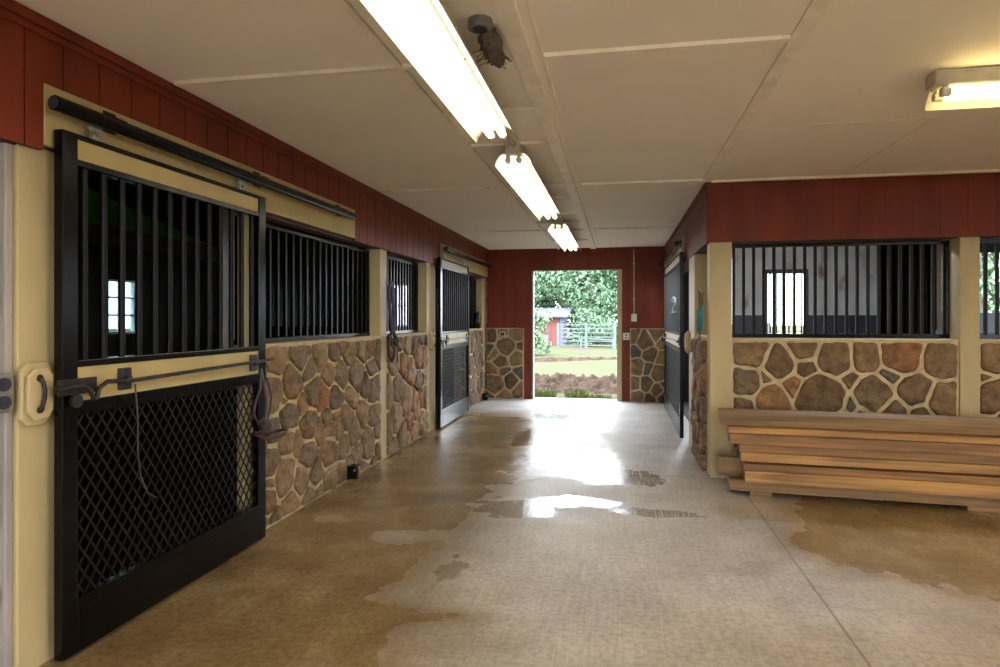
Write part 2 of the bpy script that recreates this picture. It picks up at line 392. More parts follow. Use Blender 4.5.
def auto_seeds(rect, existing=(), rmin=.09, rmax=.17, seed=1, tall=1.15):
    rnd = random.Random(seed); out = list(existing); u0, u1, v0, v1 = rect; fails = 0; add = []
    while fails < 900:
        f = fails / 900; r = rmax + (rmin - rmax) * f * rnd.random() ** .5
        u = rnd.uniform(u0, u1); v = rnd.uniform(v0, v1)
        if all(math.hypot(u - q[0], (v - q[1]) / tall) > (r + q[2]) * .92 for q in out): out.append((u, v, r)); add.append((u, v, r))
        fails += 1
    return add
def stone_panel(name, parent, rect, seeds, frame, depth=.12, flip=False, **kw):
    mb = MB(); tones = []
    O, U, V, Wn = map(Vector, frame); u0, u1, v0, v1 = rect
    mb.prism([(u0, v0), (u1, v0), (u1, v1), (u0, v1)], O, U, V, -Wn, depth, 0)
    tones += [0.5] * 6
    stonework(mb, tones, rect, seeds, frame, **kw)
    o = mb.build(name, ['mortar', 'stone'], parent)
    a = o.data.attributes.new('tone', 'FLOAT', 'FACE'); a.data.foreach_set('value', tones)
    return o

def siding(mb, p0, p1, z0, z1, out, t=.02, w=.19, gap=.008, start=0.0):
    """vertical grooved boards between p0 and p1 (2d), facing 'out'"""
    p0, p1, out = Vector((*p0, 0)), Vector((*p1, 0)), Vector((*out, 0)); L = (p1 - p0).length; d = (p1 - p0) / L
    mb.prism([(0, z0), (L, z0), (L, z1), (0, z1)], p0 - out * t, d, (0, 0, 1), out, t - .006, 1)
    x = start
    if x > 0: mb.prism([(0, z0), (x - gap, z0), (x - gap, z1), (0, z1)], p0 - out * .008, d, (0, 0, 1), out, .008, 0)
    while x < L - .01:
        x1 = min(x + w - gap, L)
        mb.prism([(x, z0), (x1, z0), (x1, z1), (x, z1)], p0 - out * .008, d, (0, 0, 1), out, .008, 0); x += w

# ================================================================= SETTING
XL, XR, YB, YE, ZC, ZB, ZS = -2.315, 0.788, 5.88, 11.05, 2.61, 2.08, 1.235
# floor
def gauss(x, y, cx, cy, sx, sy): return math.exp(-(((x - cx) / sx) ** 2 + ((y - cy) / sy) ** 2))
FX0, FX1, FY0, FY1, ST = -5.1, 7.0, -6.0, 11.2, .08
mb = MB(); nx = int((FX1 - FX0) / ST) + 1; ny = int((FY1 - FY0) / ST) + 1
vs = [(FX0 + i * ST, FY0 + j * ST, 0) for j in range(ny + 1) for i in range(nx + 1)]
fs = [(j * (nx + 1) + i, j * (nx + 1) + i + 1, (j + 1) * (nx + 1) + i + 1, (j + 1) * (nx + 1) + i) for j in range(ny) for i in range(nx)]
mb.add(vs, fs); fl = struct('floor', mb, 'floor')
dv, pv = [], []
for x, y, z in vs:
    nz = noise.fractal(Vector((x * .9, y * .55, 1)), 1, 2, 5)
    # damp: left side of the aisle, plus a patch before the timber
    edge = -1.05 + .10 * (y - 3) if y > 3 else -.75 - .35 * (3 - y)
    d = 1 / (1 + math.exp((x - edge - .45 * nz) * 3.2))
    d *= 1 if y < 8.5 else max(0, 1 - (y - 8.5) / 1.5)
    sg = lambda q: 1 / (1 + math.exp(max(-40, min(40, q))))
    d = max(d, sg(-(x - 1.15 - .3 * nz) * 5) * sg((y - 5.6) * 6) * sg(-(y - 3.7 + .25 * (x - 1) - .5 * nz) * 5) * .95, .55 * sg(-(x - 1.0 - .5 * nz) * 2))
    dv.append(max(0, min(1, d)))
    el = lambda cx, cy, sx, sy, k=1: max(0, k * (1.25 - math.hypot((x - cx) / sx, (y - cy) / sy)))
    p = min(1, max(el(-.45, 6.4, .62, .75), el(-.05, 5.75, .55, .42), el(-.72, 4.72, .36, .36), el(-.35, 4.95, .5, .20), el(.30, 4.75, .42, .13), el(-1.05, 7.6, .24, .9, .8), el(-.9, 9.2, .5, .5, .8), el(-1.6, 7.2, .16, .6, .7), el(-.95, 3.45, .16, .30, .8)))
    dv[-1] *= 1 - .8 * gauss(x, y, -1.42, 3.95, .17, .14) - .6 * gauss(x, y, -1.95, 4.2, .2, .12)
    p += .30 * noise.fractal(Vector((x * 2.2, y * 1.4, 7)), 1, 2, 6) * (1 if p > .02 else 0)
    pv.append(max(0, min(1, p)))
for nm, arr in (('damp', dv), ('puddle', pv)):
    a = fl.data.attributes.new(nm, 'FLOAT', 'POINT'); a.data.foreach_set('value', arr)
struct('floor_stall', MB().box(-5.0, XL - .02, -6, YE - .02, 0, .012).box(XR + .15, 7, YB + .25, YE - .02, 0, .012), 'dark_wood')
# ceiling + battens
mb = MB(); mb.box(XL - .3, 7.1, -6.1, YE + .15, ZC, ZC + .1)
ceil = struct('ceiling', mb, 'ceil')
def batten(x0, x1, y0, y1, t=.020):
    MB().box(x0, x1, y0, y1, ZC - t, ZC).build('batten', 'batten', ceil, .003)
XW = XL + .1
batten(-1.035, -1.005, -6, YE); batten(-.475, -.385, -6, YE, .022); batten(-.35, -.335, -6, YE, .006); batten(.715, .79, -6, YB, .010)
for y in (-2.8, .05, 2.88, 5.72, 8.63):
    batten(XW, -1.035, y, y + .035); batten(-1.005, -.475, y, y + .035); batten(-.335, .715, y, y + .035)
for y in (.8, 1.5, 3.60, 4.30, 6.3, 7.22, 7.93, 9.8): batten(-1.005, -.475, y, y + .035)
batten(.79, 1.86, 4.24, 4.255, .005); batten(.79, 7, 1.3, 1.32, .005); batten(1.85, 1.862, 4.25, YB, .005)
batten(.79, 7, 5.80, 5.86, .02)
# far-left roof over the stalls
mb = MB(); mb.box(-5.2, XL - .3, -6.1, YE + .15, 3.3, 3.4); mb.box(XL - .42, XL - .3, -6.1, YE + .15, 2.35, 3.4)
struct('ceiling_stall', mb, 'dark_wood')

# ---- left wall
wl = struct_root('wall_left')
mb = MB(); siding(mb, (XL + .045, -6), (XL + .045, 2.19), 2.085, ZC, (1, 0), start=.13)
siding(mb, (XL + .045, 2.19), (XL + .045, 5.268), 2.355, ZC, (1, 0), start=.095)
siding(mb, (XL + .045, 5.268), (XL + .045, 7.99), 2.085, ZC, (1, 0), start=.10)
siding(mb, (XL + .045, 7.99), (XL + .045, 11.0), 2.385, ZC, (1, 0), start=.10)
struct('siding', mb, ['red', 'groove'], 0, wl)
struct('backing_board', MB().box(XL - .10, XL + .005, -6, YE, 2.085, ZC), 'brown_beam', 0, wl)
struct('crown_trim', MB().box(XL + .045, XL + .075, -6, YE, ZC - .045, ZC - .001).box(XL + .045, XL + .06, -6, YE, ZC - .075, ZC - .045), 'red', .004, wl)
struct('header_board', MB().box(XL + .02, XL + .05, 2.19, 5.265, 2.105, 2.353), 'cream_trim', .004, wl)
struct('header_board', MB().box(XL + .02, XL + .05, 7.992, 11.0, 2.13, 2.383), 'cream_trim', .004, wl)
def post(parent, x0, x1, y0, y1, z1=2.0, m='cream'): return struct('post', MB().box(x0, x1, y0, y1, 0, z1), m, .006, parent)
post(wl, XL - .14, XL + .012, 2.107, 2.30, 2.1)
post(wl, XL - .14, XL - .004, 2.07, 2.106, 2.1, 'grey_board')
post(wl, XL - .055, XL - .01, 3.665, 3.76, 2.1)
post(wl, XL - .14, XL + .012, 5.956, 6.14, 2.1)
post(wl, XL - .14, XL + .012, 7.50, 7.88, 2.1)
post(wl, XL - .14, XL + .012, 10.72, 10.93, 2.1)
FL = ((XL, 0, 0), (0, 1, 0), (0, 0, 1), (1, 0, 0))
# wall panel seen best: seeds follow the stones of the photo
z1 = [(30,135,50,.4),(115,110,48,.55),(178,105,38,.45),(220,100,28,.6),(268,98,36,.4),(335,88,32,.15),(20,235,65,.5),(85,205,50,.2),(140,160,28,.62),(205,175,35,.7),(240,180,38,.55),
      (290,175,45,.22),(340,150,24,.3),(150,235,42,.2),(185,245,33,.86),(225,245,45,.05),(322,210,28,.15),(345,225,40,.3),(275,245,32,.4),(75,310,50,.6),(140,335,50,.2),(195,312,24,.5),(260,310,38,.22),
      (310,300,35,.4),(345,300,35,.3),(70,385,45,.45),(105,390,28,.4),(210,360,28,.7),(135,425,45,.6),(205,420,50,.45),(285,355,40,.55),(250,395,30,.3),(330,395,50,.2),(20,455,45,.55),(65,495,60,.4),
      (115,505,38,.5),(165,490,35,.6),(208,510,45,.65),(290,430,30,.5),(80,590,45,.4),(145,560,25,.6),(15,525,25,.5),(320,470,18,.4),(345,455,20,.3),(270,470,20,.5),(10,570,40,.3),(35,640,30,.6),(65,262,10,.3),(225,300,8,.3)]
sd = []
for zx, zy, r, tn in z1:
    Y, Z, t = onX(264 + zx * .315, 320 + zy * .315, XL); sd.append((Y, Z, r * .315 * t / FPX, tn))
rect = (3.72, 5.955, 0, ZS - .015)
stone_panel('stone_wainscot', wl, rect, sd + auto_seeds(rect, sd, .05, .09, 3), FL, gap=.03, depth=.05)
for rect, k in (((6.14, 7.50, 0, ZS - .015), 5), ((9.3, 10.72, 0, ZS - .015), 6), ((10.93, 11.05, 0, 2.1), 9)):
    stone_panel('stone_wainscot', wl, rect, auto_seeds(rect, (), .05, .125, k, 1.4), FL, gap=.034, bulge=.04)
FL2 = ((XL - .05, 0, 0), (0, 1, 0), (0, 0, 1), (1, 0, 0))
rect = (-1.5, 2.068, 0, 2.1); stone_panel('stone_wainscot', wl, rect, auto_seeds(rect, (), .07, .15, 8), FL2, gap=.04)
struct('wainscot', MB().box(XL - .12, XL - .02, -6, -1.5, 0, 2.1), 'cream', 0, wl)
for y0, y1 in ((3.76, 5.956), (6.14, 7.50), (9.3, 10.72)):
    struct('ledge', MB().box(XL - .16, XL + .010, y0, y1, ZS - .016, ZS), 'ledge', .005, wl)
# left stall interiors: partitions, far wall
ws = struct_root('wall_stall_left')
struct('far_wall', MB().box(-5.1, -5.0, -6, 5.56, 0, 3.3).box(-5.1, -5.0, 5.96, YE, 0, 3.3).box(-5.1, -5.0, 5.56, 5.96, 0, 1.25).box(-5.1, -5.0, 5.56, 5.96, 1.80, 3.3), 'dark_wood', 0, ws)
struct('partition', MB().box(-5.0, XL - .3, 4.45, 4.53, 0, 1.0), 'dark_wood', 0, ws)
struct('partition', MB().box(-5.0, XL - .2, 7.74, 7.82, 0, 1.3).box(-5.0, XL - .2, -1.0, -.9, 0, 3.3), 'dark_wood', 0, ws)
struct('white_board', MB().box(-2.985, -2.80, 4.40, 4.44, 0.9, 2.4), 'white_board', 0, ws)
struct('cross_beam', MB().box(-4.99, -4.90, 4.6, 8.2, 2.12, 2.30), 'brown_beam', 0, ws)
struct('green_panel', MB().prism([(4.7, 2.30), (7.1, 2.30), (4.7, 2.75)], (-4.98, 0, 0), (0, 1, 0), (0, 0, 1), (1, 0, 0), .03), 'green_board', 0, ws)
w1 = struct_root('window_1')
mb = MB()
for y in (5.56, 5.745, 5.93): mb.box(-5.07, -5.03, y, y + .03, 1.25, 1.80)
for z in (1.25, 1.43, 1.61, 1.78): mb.box(-5.065, -5.035, 5.56, 5.96, z, z + .02)
mb.build('window_frame', 'white_board', w1)
def glass():
    m, nt, b = nodes_of('pane_glass'); b.inputs['Transmission Weight'].default_value = 1; b.inputs['Roughness'].default_value = .02; b.inputs['IOR'].default_value = 1.02
    b.inputs['Base Color'].default_value = (.16, .24, .25, 1); return m
M['glass'] = glass()
MB().box(-5.052, -5.048, 5.56, 5.96, 1.25, 1.80).build('pane', 'glass', w1)

# ---- end wall with the open doorway
we = struct_root('wall_end')
DX0, DX1, DZ = -1.471, -.033, 2.235
mb = MB()
siding(mb, (XL + .045, YE), (-1.629, YE), ZS, ZC, (0, -1), start=.1)
siding(mb, (-1.629, YE), (DX0, YE), 0, ZC, (0, -1), start=.0)
siding(mb, (DX0, YE), (.05, YE), DZ, ZC, (0, -1), start=.02)
siding(mb, (.05, YE), (.183, YE), 0, ZC, (0, -1), start=.10)
siding(mb, (.183, YE), (XR + .1, YE), ZS, ZC, (0, -1), start=.08)
struct('siding', mb, ['red', 'groove'], 0, we)
struct('backing_board', MB().box(-2.3, DX0, YE + .02, YE + .14, 0, ZC).box(DX0, DX1, YE + .02, YE + .14, DZ, ZC).box(.05, .9, YE + .02, YE + .14, 0, ZC), 'brown_beam', 0, we)
struct('crown_trim', MB().box(XL + .075, XR, YE - .02, YE - .001, ZC - .04, ZC - .001), 'red', .003, we)
FE = ((0, YE - .045, 0), (1, 0, 0), (0, 0, 1), (0, -1, 0))
FEi = ((0, YE - .02, 0), (1, 0, 0), (0, 0, 1), (0, -1, 0))
rect = (XL + .0, -1.629, 0, ZS)
e1 = [(-2.23, 1.10, .10), (-2.0, 1.13, .045), (-1.75, 1.13, .11), (-1.93, .90, .17, .3), (-2.13, .78, .08), (-2.24, .86, .06), (-1.70, .90, .08), (-2.03, .66, .13, .62), (-1.76, .72, .14, .4), (-2.15, .5, .07, .8), (-2.0, .50, .07), (-1.68, .47, .09, .95),
      (-2.14, .24, .17, .3), (-1.86, .30, .13, .02), (-1.70, .16, .12, .3), (-2.0, .07, .10), (-2.25, .06, .08)]
stone_panel('stone_wainscot', we, rect, e1, FEi, depth=.04, gap=.03)
rect = (.183, XR + .0, 0, ZS)
e2 = [(.24, 1.1, .12, .3), (.42, 1.02, .15, .2), (.6, 1.12, .10), (.74, 1.0, .10, .4), (.25, .85, .10), (.52, .80, .12), (.70, .74, .10), (.28, .58, .14, .45), (.47, .55, .08), (.66, .48, .14, .3), (.25, .30, .12), (.45, .30, .12, .2), (.62, .2, .1), (.3, .07, .12), (.5, .05, .08), (.74, .08, .1), (.74, .3, .06)]
stone_panel('stone_wainscot', we, rect, e2, FEi, depth=.04, gap=.03)
struct('door_jamb', MB().box(DX1, .05, YE - .03, YE + .14, 0, DZ), 'cream', .004, we)
struct('door_jamb', MB().box(DX0 - .02, DX0 + .008, YE - .012, YE + .14, 0, DZ), 'grey_board', .003, we)
# stall back wall to the right of the aisle (same end wall), two openings and a hidden gap added for daylight
we2 = struct_root('wall_end_stall')
def wall_y(x0, x1, z0, z1, m, nm='boards'): struct(nm, MB().box(x0, x1, YE, YE + .1, z0, z1), m, 0, we2)
WX0, WX1, WZ0, WZ1 = 2.325, 2.99, 1.09, 2.18
wall_y(.9, 1.32, 0, ZC, 'dark_wood'); wall_y(1.32, 1.85, 2.4, ZC, 'stall_white'); wall_y(1.85, WX0, 1.455, ZC, 'stall_white'); wall_y(WX0, WX1, WZ1, ZC, 'stall_white'); wall_y(WX1, 4.8, 1.455, ZC, 'stall_white')
wall_y(1.85, WX0, 0, 1.455, 'dado', 'dado'); wall_y(WX0, WX1, 0, WZ0, 'dado', 'dado'); wall_y(WX1, 4.8, 0, 1.455, 'dado', 'dado')
wall_y(4.8, 6.6, 2.42, ZC, 'dark_wood'); wall_y(4.8, 6.6, 0, 1.49, 'dado', 'dado'); wall_y(6.6, 7.0, 0, ZC, 'dark_wood')
w2 = struct_root('window_2')
MB().box(WX0, WX0 + .05, YE - .03, YE + .08, WZ0, WZ1).box(WX1 - .05, WX1, YE - .03, YE + .08, WZ0, WZ1).box(WX0, WX1, YE - .03, YE + .08, WZ1 - .05, WZ1 + .02).box(WX0, WX1, YE - .03, YE + .08, WZ0 - .02, WZ0 + .04).build('window_frame', 'stain_post', w2, .004)
for k in range(7):
    x = WX0 + .05 + .095 * (k + .5); MB().box(x - .011, x + .011, YE + .0, YE + .02, WZ0 + .04, WZ1 - .05).build('window_bar', 'stain_post', w2)
# left part of the end wall behind the stalls, with a small window
we3 = struct_root('wall_end_left_stall')
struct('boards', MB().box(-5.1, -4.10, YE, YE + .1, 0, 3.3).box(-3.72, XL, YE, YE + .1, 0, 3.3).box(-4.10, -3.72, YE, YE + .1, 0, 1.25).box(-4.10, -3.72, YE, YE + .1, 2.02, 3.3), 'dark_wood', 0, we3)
w3 = struct_root('window_3')
MB().box(-4.1, -4.07, YE + .01, YE + .07, 1.25, 2.02).box(-3.75, -3.72, YE + .01, YE + .07, 1.25, 2.02).box(-3.925, -3.895, YE + .01, YE + .07, 1.25, 2.02).box(-4.1, -3.72, YE + .01, YE + .07, 1.25, 1.28).box(-4.1, -3.72, YE + .01, YE + .07, 1.62, 1.645).box(-4.1, -3.72, YE + .01, YE + .07, 1.99, 2.02).build('window_frame', 'white_board', w3)

# ---- right wall of the aisle (X = XR) and the front of the right-hand stalls (Y = YB)
wr = struct_root('wall_right')
mb = MB(); siding(mb, (XR - .025, YE), (XR - .025, 7.75), 2.385, ZC, (-1, 0), start=.1)
siding(mb, (XR - .025, 7.75), (XR - .025, YB - .025), ZB - .005, ZC, (-1, 0), start=.1)
siding(mb, (XR - .025, YE - .02), (XR - .025, 10.7), 1.9, 2.385, (-1, 0))
siding(mb, (XR - .025, YB - .025), (7, YB - .025), ZB - .005, ZC, (0, -1), start=.205, w=.205, gap=.0025)
struct('siding', mb, ['red', 'groove'], 0, wr)
struct('corner_trim', MB().box(XR - .030, XR + .0, YB - .030, YB, ZB - .005, ZC), 'red', .003, wr)
struct('crown_trim', MB().box(XR - .045, XR - .025, YB - .045, YE, ZC - .04, ZC - .001).box(XR - .025, 7, YB - .045, YB - .025, ZC - .022, ZC - .001), 'red', .003, wr)
struct('soffit_board', MB().box(XR - .02, XR + .18, YB + .2, YE, ZB, ZC - .02).box(XR - .02, 7, YB - .005, YB + .2, ZB, ZC - .02), 'brown_beam', 0, wr)
struct('header_board', MB().box(XR - .045, XR - .02, 7.78, 10.9, 2.13, 2.383), 'cream_trim', .003, wr)
def postr(x0, x1, y0, y1): return struct('post', MB().box(x0, x1, y0, y1, 0, ZB), 'cream', .006, wr)
postr(XR, .973, YB, YB + .19); postr(XR - .012, XR + .14, 6.95, 7.50); postr(XR - .012, XR + .14, 10.66, 10.76)
postr(2.764, 2.911, YB, YB + .2); postr(4.85, 5.0, YB, YB + .2)
FR = ((XR, 0, 0), (0, -1, 0), (0, 0, 1), (-1, 0, 0))
rect = (-6.95, -6.07, 0, ZS - .015); stone_panel('stone_wainscot', wr, rect, auto_seeds(rect, (), .05, .10, 21, 1.4), FR, gap=.03, bulge=.055)
rect = (-10.66, -9.6, 0, ZS - .015); stone_panel('stone_wainscot', wr, rect, auto_seeds(rect, (), .06, .12, 22), FR)
FF = ((0, YB + .02, 0), (1, 0, 0), (0, 0, 1), (0, -1, 0))
z2 = [(105,80,60,.45),(90,185,55,.55),(80,270,35,.6),(215,120,52,.2),(300,70,42,.3),(310,135,32,.15),(265,200,28,.84),(185,250,52,.8),(365,240,82,.12),(410,105,60,.55),(525,100,48,.4),(650,90,70,.84),
      (615,160,30,.99),(550,230,65,.55),(465,180,12,.2),(470,268,22,.97),(620,285,42,.6),(515,297,20,.3),(695,215,58,.55),(790,105,60,.5),(800,250,52,.35),(720,297,18,.1),(425,297,18,.15),(726,105,9,.8),(155,175,11,.5),
      (970,95,60,.4),(985,235,55,.25),(945,165,12,.4)]
sd = []
for zx, zy, r, tn in z2:
    X, Z, t = onY(720 + zx * .28, 330 + zy * .28, YB); sd.append((X, Z, r * .28 * t / FPX, tn))
rect = (.973, 2.764, 0, ZS - .02); stone_panel('stone_wainscot', wr, rect, [q for q in sd if q[0] < 2.8] + auto_seeds((rect[0], rect[1], 0, .66), sd, .06, .13, 31), FF, gap=.032)
rect = (2.911, 4.85, 0, ZS - .02); stone_panel('stone_wainscot', wr, rect, [q for q in sd if q[0] > 2.8] + auto_seeds(rect, sd, .06, .13, 32), FF, gap=.032)
rect = (5.0, 6.9, 0, ZS - .02); stone_panel('stone_wainscot', wr, rect, auto_seeds(rect, (), .08, .15, 33), FF, gap=.032)
for x0, x1 in ((.973, 2.764), (2.911, 4.85), (5.0, 6.95)):
    struct('ledge', MB().box(x0, x1, YB + .012, YB + .24, ZS - .022, ZS - .004), 'ledge', .004, wr)
struct('ledge', MB().box(XR + .005, XR + .2, 6.07, 6.95, ZS - .016, ZS), 'ledge', .004, wr)
# stall partition beyond
wp = struct_root('wall_partition')
mb = MB(); siding(mb, (4.05, 9.24), (4.05, YE), 0, ZC, (-1, 0), w=.12)
mb.box(4.05, 4.13, 9.24, YE, 0, ZC, 0); struct('tall_boards', mb, ['brown_beam', 'groove'], 0, wp)
struct('low_boards', MB().box(4.05, 4.13, YB + .25, 9.24, 0, 1.25), 'dado', 0, wp)
# rest of the room, behind and right of the camera
wf = struct_root('wall_right_far')
struct('boards', MB().box(7.0, 7.1, -6, -2.8, 0, ZC).box(7.0, 7.1, .2, 2.2, 0, ZC).box(7.0, 7.1, 2.2, 6.2, 0, ZC).box(7.0, 7.1, 10.2, YE, 0, ZC).box(7, 7.1, 6.2, 10.2, 0, 1.0).box(7, 7.1, 6.2, 10.2, 2.45, ZC).box(7.0, 7.1, -2.8, .2, 2.4, ZC), 'cream', 0, wf)
wb = struct_root('wall_back')
struct('boards', MB().box(XL - .1, -1.5, -6.1, -6, 0, ZC).box(-1.5, 1.9, -6.1, -6, 2.4, ZC).box(1.9, 7.1, -6.1, -6, 0, ZC), 'cream', 0, wb)

# ================================================================= THINGS
# ---- bar grilles
def grille(label, loc, rotz, W, H, n, hidden_left=False):
    """local x to the right seen from the aisle, outward = -y, origin bottom-left"""
    t = thing('stall_grille', label, 'grille', loc, rotz, 'bar grilles over the stone walls')
    MB().box(0, W, -.025, .025, 0, .035).box(0, W, -.02, .02, H - .035, H).box(0, .022, -.02, .02, .035, H - .035).box(W - .022, W, -.02, .02, .035, H - .035).build('frame', 'black', t, .003)
    b0 = None
    for k in range(n):
        x = W * (k + .5) / n
        if b0 is None: b0 = MB().box(-.0125, .0125, -.0125, .0125, .035, H - .035).build('bar', 'bar', t, .003, loc=(x, 0, 0))
        else: c = b0.copy(); C.objects.link(c); c.location.x = x
    return t
GX = XL - .115
grille('long black bar grille above stones between the nearest sliding door and the hanging bridle', (GX, 3.762, ZS + .001), PI / 2, 2.19, .84, 20)
grille('narrow black bar grille above the stones between the hanging bridle and the second left door', (GX, 6.142, ZS + .001), PI / 2, 1.355, .84, 14)
grille('short black bar grille partly hidden behind the far left sliding door', (GX, 9.36, ZS + .001), PI / 2, 1.355, .84, 14)
grille('wide black bar grille above the stones behind the timber pile, window seen through it', (.975, YB + .19, ZS + .001), 0, 1.80, .84, 21)
grille('black bar grille at the right edge with green foliage showing through', (2.913, YB + .19, ZS + .001), 0, 1.93, .84, 22)
grille('foreshortened black bar grille behind the hanging turquoise halter', (XR + .14, 6.94, ZS + .001), -PI / 2, .86, .84, 9)

# ---- sliding doors
def diamond(mb, x0, x1, z0, z1, y, px=.060, pz=.086, w=.009, t=.004):
    sl = pz / px
    for sg in (1, -1):
        k = -int((z1 - z0) / pz) - 2
        while True:
            xs = x0 + k * px
            if xs > x1: break
            # line from (xs, z0) going right-up (sg=1) or from (xs, z1) right-down
            a = [xs, 0.0]; b = [xs + (z1 - z0) / sl, z1 - z0]
            if b[0] > x0:
                if a[0] < x0: a = [x0, (x0 - xs) * sl]
                if b[0] > x1: b = [x1, (x1 - xs) * sl]
                za, zb = (z0 + a[1], z0 + b[1]) if sg == 1 else (z1 - a[1], z1 - b[1])
                if abs(b[0] - a[0]) > .004: mb.bar((a[0], y, za), (b[0], y, zb), t, w, up=(0, 1, 0)) if False else mb.bar((a[0], y + .001 * sg, za), (b[0], y + .001 * sg, zb), w, t, up=(0, 1, 0))
            k += 1
def sliding_door(label, loc, rotz, W, nb=13, H=2.155):
    t = thing('sliding_stall_door', label, 'stall door', loc, rotz)
    sw = .075; th = .022
    mb = MB()
    mb.box(0, sw, -th, th, 0, H).box(W - sw, W, -th, th, 0, H)
    mb.box(sw, W - sw, -th, th, H - .022, H).box(sw, W - sw, -th, th, 2.02, 2.05).box(sw, W - sw, -th, th, 1.185, 1.215)
    mb.box(sw, W - sw, -th, th, .985, 1.045).box(sw, W - sw, -th, th, .20, .225)
    mb.build('frame', 'black', t, .004)
    MB().box(sw, W - sw, -.012, .012, 2.05, H - .022).build('top_panel', 'cream_trim', t)
    MB().box(sw, W - sw, -.014, .014, 1.045, 1.185).build('middle_rail', 'cream_trim', t)
    MB().box(sw, W - sw, -.018, .012, .0, .20).box(sw + .02, W - sw - .02, -.021, -.018, .02, .18).build('kick_plate', 'black', t, .003)
    b0 = None
    for k in range(nb):
        x = sw + (W - 2 * sw) * (k + .5) / nb
        if b0 is None: b0 = MB().tube([(0, 0, 1.215), (0, 0, 2.02)], .0145, 10).build('bar', 'bar', t, loc=(x, 0, 0))
        else: c = b0.copy(); C.objects.link(c); c.location.x = x
    mb = MB(); diamond(mb, sw, W - sw, .225, .985, 0); mb.build('mesh_panel', 'mesh', t)
    MB().bar((.30, -.05, 1.105), (W - .02, -.05, 1.125), .018, .018).tube([(W - .03, -.05, 1.125), (W + .035, -.05, 1.127)], .010).build('latch_bar', 'iron', t, .003)
    for x in (.33, W - .14):
        MB().box(x - .038, x + .038, -.028, -.014, 1.065, 1.165).tube([(x, -.05, 1.113), (x, -.01, 1.113)], .017).build('latch_plate', 'iron', t, .005)
    lp = MB(); lp.box(-.035, .16, -.034, -.022, 1.075, 1.14).tube([(-.06, -.045, 1.105), (.02, -.05, 1.11), (.07, -.055, 1.11), (.10, -.06, 1.08), (.115, -.06, 1.05), (.13, -.06, 1.05), (.14, -.06, 1.09), (.20, -.05, 1.115), (.33, -.05, 1.105)], .010)
    lp.tube([(-.055, -.045, 1.105), (-.01, -.045, 1.105)], .014).tube([(.04, -.04, 1.05), (.04, -.055, 1.05)], .028, 14)
    lp.build('latch_catch', 'iron', t, .002)
    for x in (.18, W - .25):
        MB().box(x - .016, x + .016, -.01, .01, H, H + .045).tube([(x - .03, 0, H + .055), (x + .03, 0, H + .055)], .010).box(x - .04, x + .04, -.022, -.014, H + .03, H + .05).tube([(x, -.03, H + .02), (x, -.01, H + .02)], .008).build('roller_hanger', 'zinc', t, .002)
    return t
door1 = sliding_door('large black sliding stall door with diamond mesh in the left foreground', (XL + .085, 2.218, .02), PI / 2, 1.512)
door2 = sliding_door('sliding stall door on the left past the bridle, its edges shining pale blue', (XL + .085, 7.79, .02), PI / 2, 1.56)
door3 = sliding_door('sliding stall door on the right wall with a painted number 2', (XR - .075, 10.25, .02), -PI / 2, 2.60, 18)
pts = [(-.07, .045), (-.05, .085), (0, .10), (.05, .08), (.06, .04), (.03, -.01), (-.02, -.05), (-.07, -.10), (.0, -.095), (.07, -.09)]
MB().tube([(1.80 + p[0] * 3.2, -.026, 1.56 + p[1]) for p in pts], .014, 8, flat=.6).build('number', 'chalk', door3)['label'] = 'pale painted number 2'

# ---- tracks
def track(label, loc, rotz, L):
    t = thing('door_track', label, 'door track', loc, rotz, 'tracks of the sliding doors')
    mb = MB(); n = 14; R, r = .030, .025
    mb.tube([(0, 0, 0), (L, 0, 0)], R, 16); mb.build('pipe', 'black', t)
    MB().tube([(-.001, 0, 0), (-.004, 0, 0)], .024, 16).build('pipe_end', 'stain_post', t)
    k = max(3, int(L / .8))
    for i in range(k):
        x = .35 + (L - .5) * i / (k - 1)
        MB().box(x - .035, x + .035, .0, .068, .028, .040).box(x - .035, x + .035, .060, .068, -.02, .075).tube([(x, .055, .05), (x, .07, .05)], .01).box(x + .04, x + .07, .02, .068, .026, .038).build('bracket', 'iron', t, .003)
    return t
track('long black pipe track over the nearest left sliding door', (XL + .12, 2.165, 2.262), PI / 2, 2.89)
track('black pipe track over the far left sliding door', (XL + .12, 7.98, 2.30), PI / 2, 2.9)
track('black pipe track over the right wall sliding door with the number 2', (XR - .115, 10.85, 2.30), -PI / 2, 2.95)

# ---- stop blocks with handles
def stop_block(label, loc, rotz):
    t = thing('pull_handle_block', label, 'door pull block', loc, rotz, 'cream blocks with black pull handles')
    def octo(w, h, c): return [(-w + c, -h), (w - c, -h), (w, -h + c), (w, h - c), (w - c, h), (-w + c, h), (-w, h - c), (-w, -h + c)]
    MB().prism(octo(.070, .125, .03), (0, 0, 0), (1, 0, 0), (0, 0, 1), (0, -1, 0), .03).build('back_plate', 'cream', t, .008)
    MB().prism(octo(.058, .103, .032), (0, -.03, 0), (1, 0, 0), (0, 0, 1), (0, -1, 0), .022).build('face_plate', 'cream', t, .008)
    MB().tube([(-.012, -.052, .062), (-.016, -.060, .060), (-.008, -.068, .045), (-.004, -.070, .015), (-.006, -.070, -.02), (-.012, -.067, -.045), (-.012, -.062, -.06), (-.012, -.052, -.062)], .008, 10,
              rs=[.012, .011, .0075, .0075, .0075, .0075, .011, .012]).ball((-.012, -.056, .064), .013, .009, .013).ball((-.012, -.056, -.064), .013, .009, .013).build('handle', 'iron', t)
    return t
stop_block('cream stepped wooden block with black pull handle on the nearest left post', (XL + .012, 2.165, 1.11), PI / 2)
stop_block('cream block with black pull handle on the post before the far left door', (XL + .012, 7.66, 1.13), PI / 2)
stop_block('cream block with black pull handle on the right post beside the number 2 door', (XR - .012, 7.40, 1.14), -PI / 2)

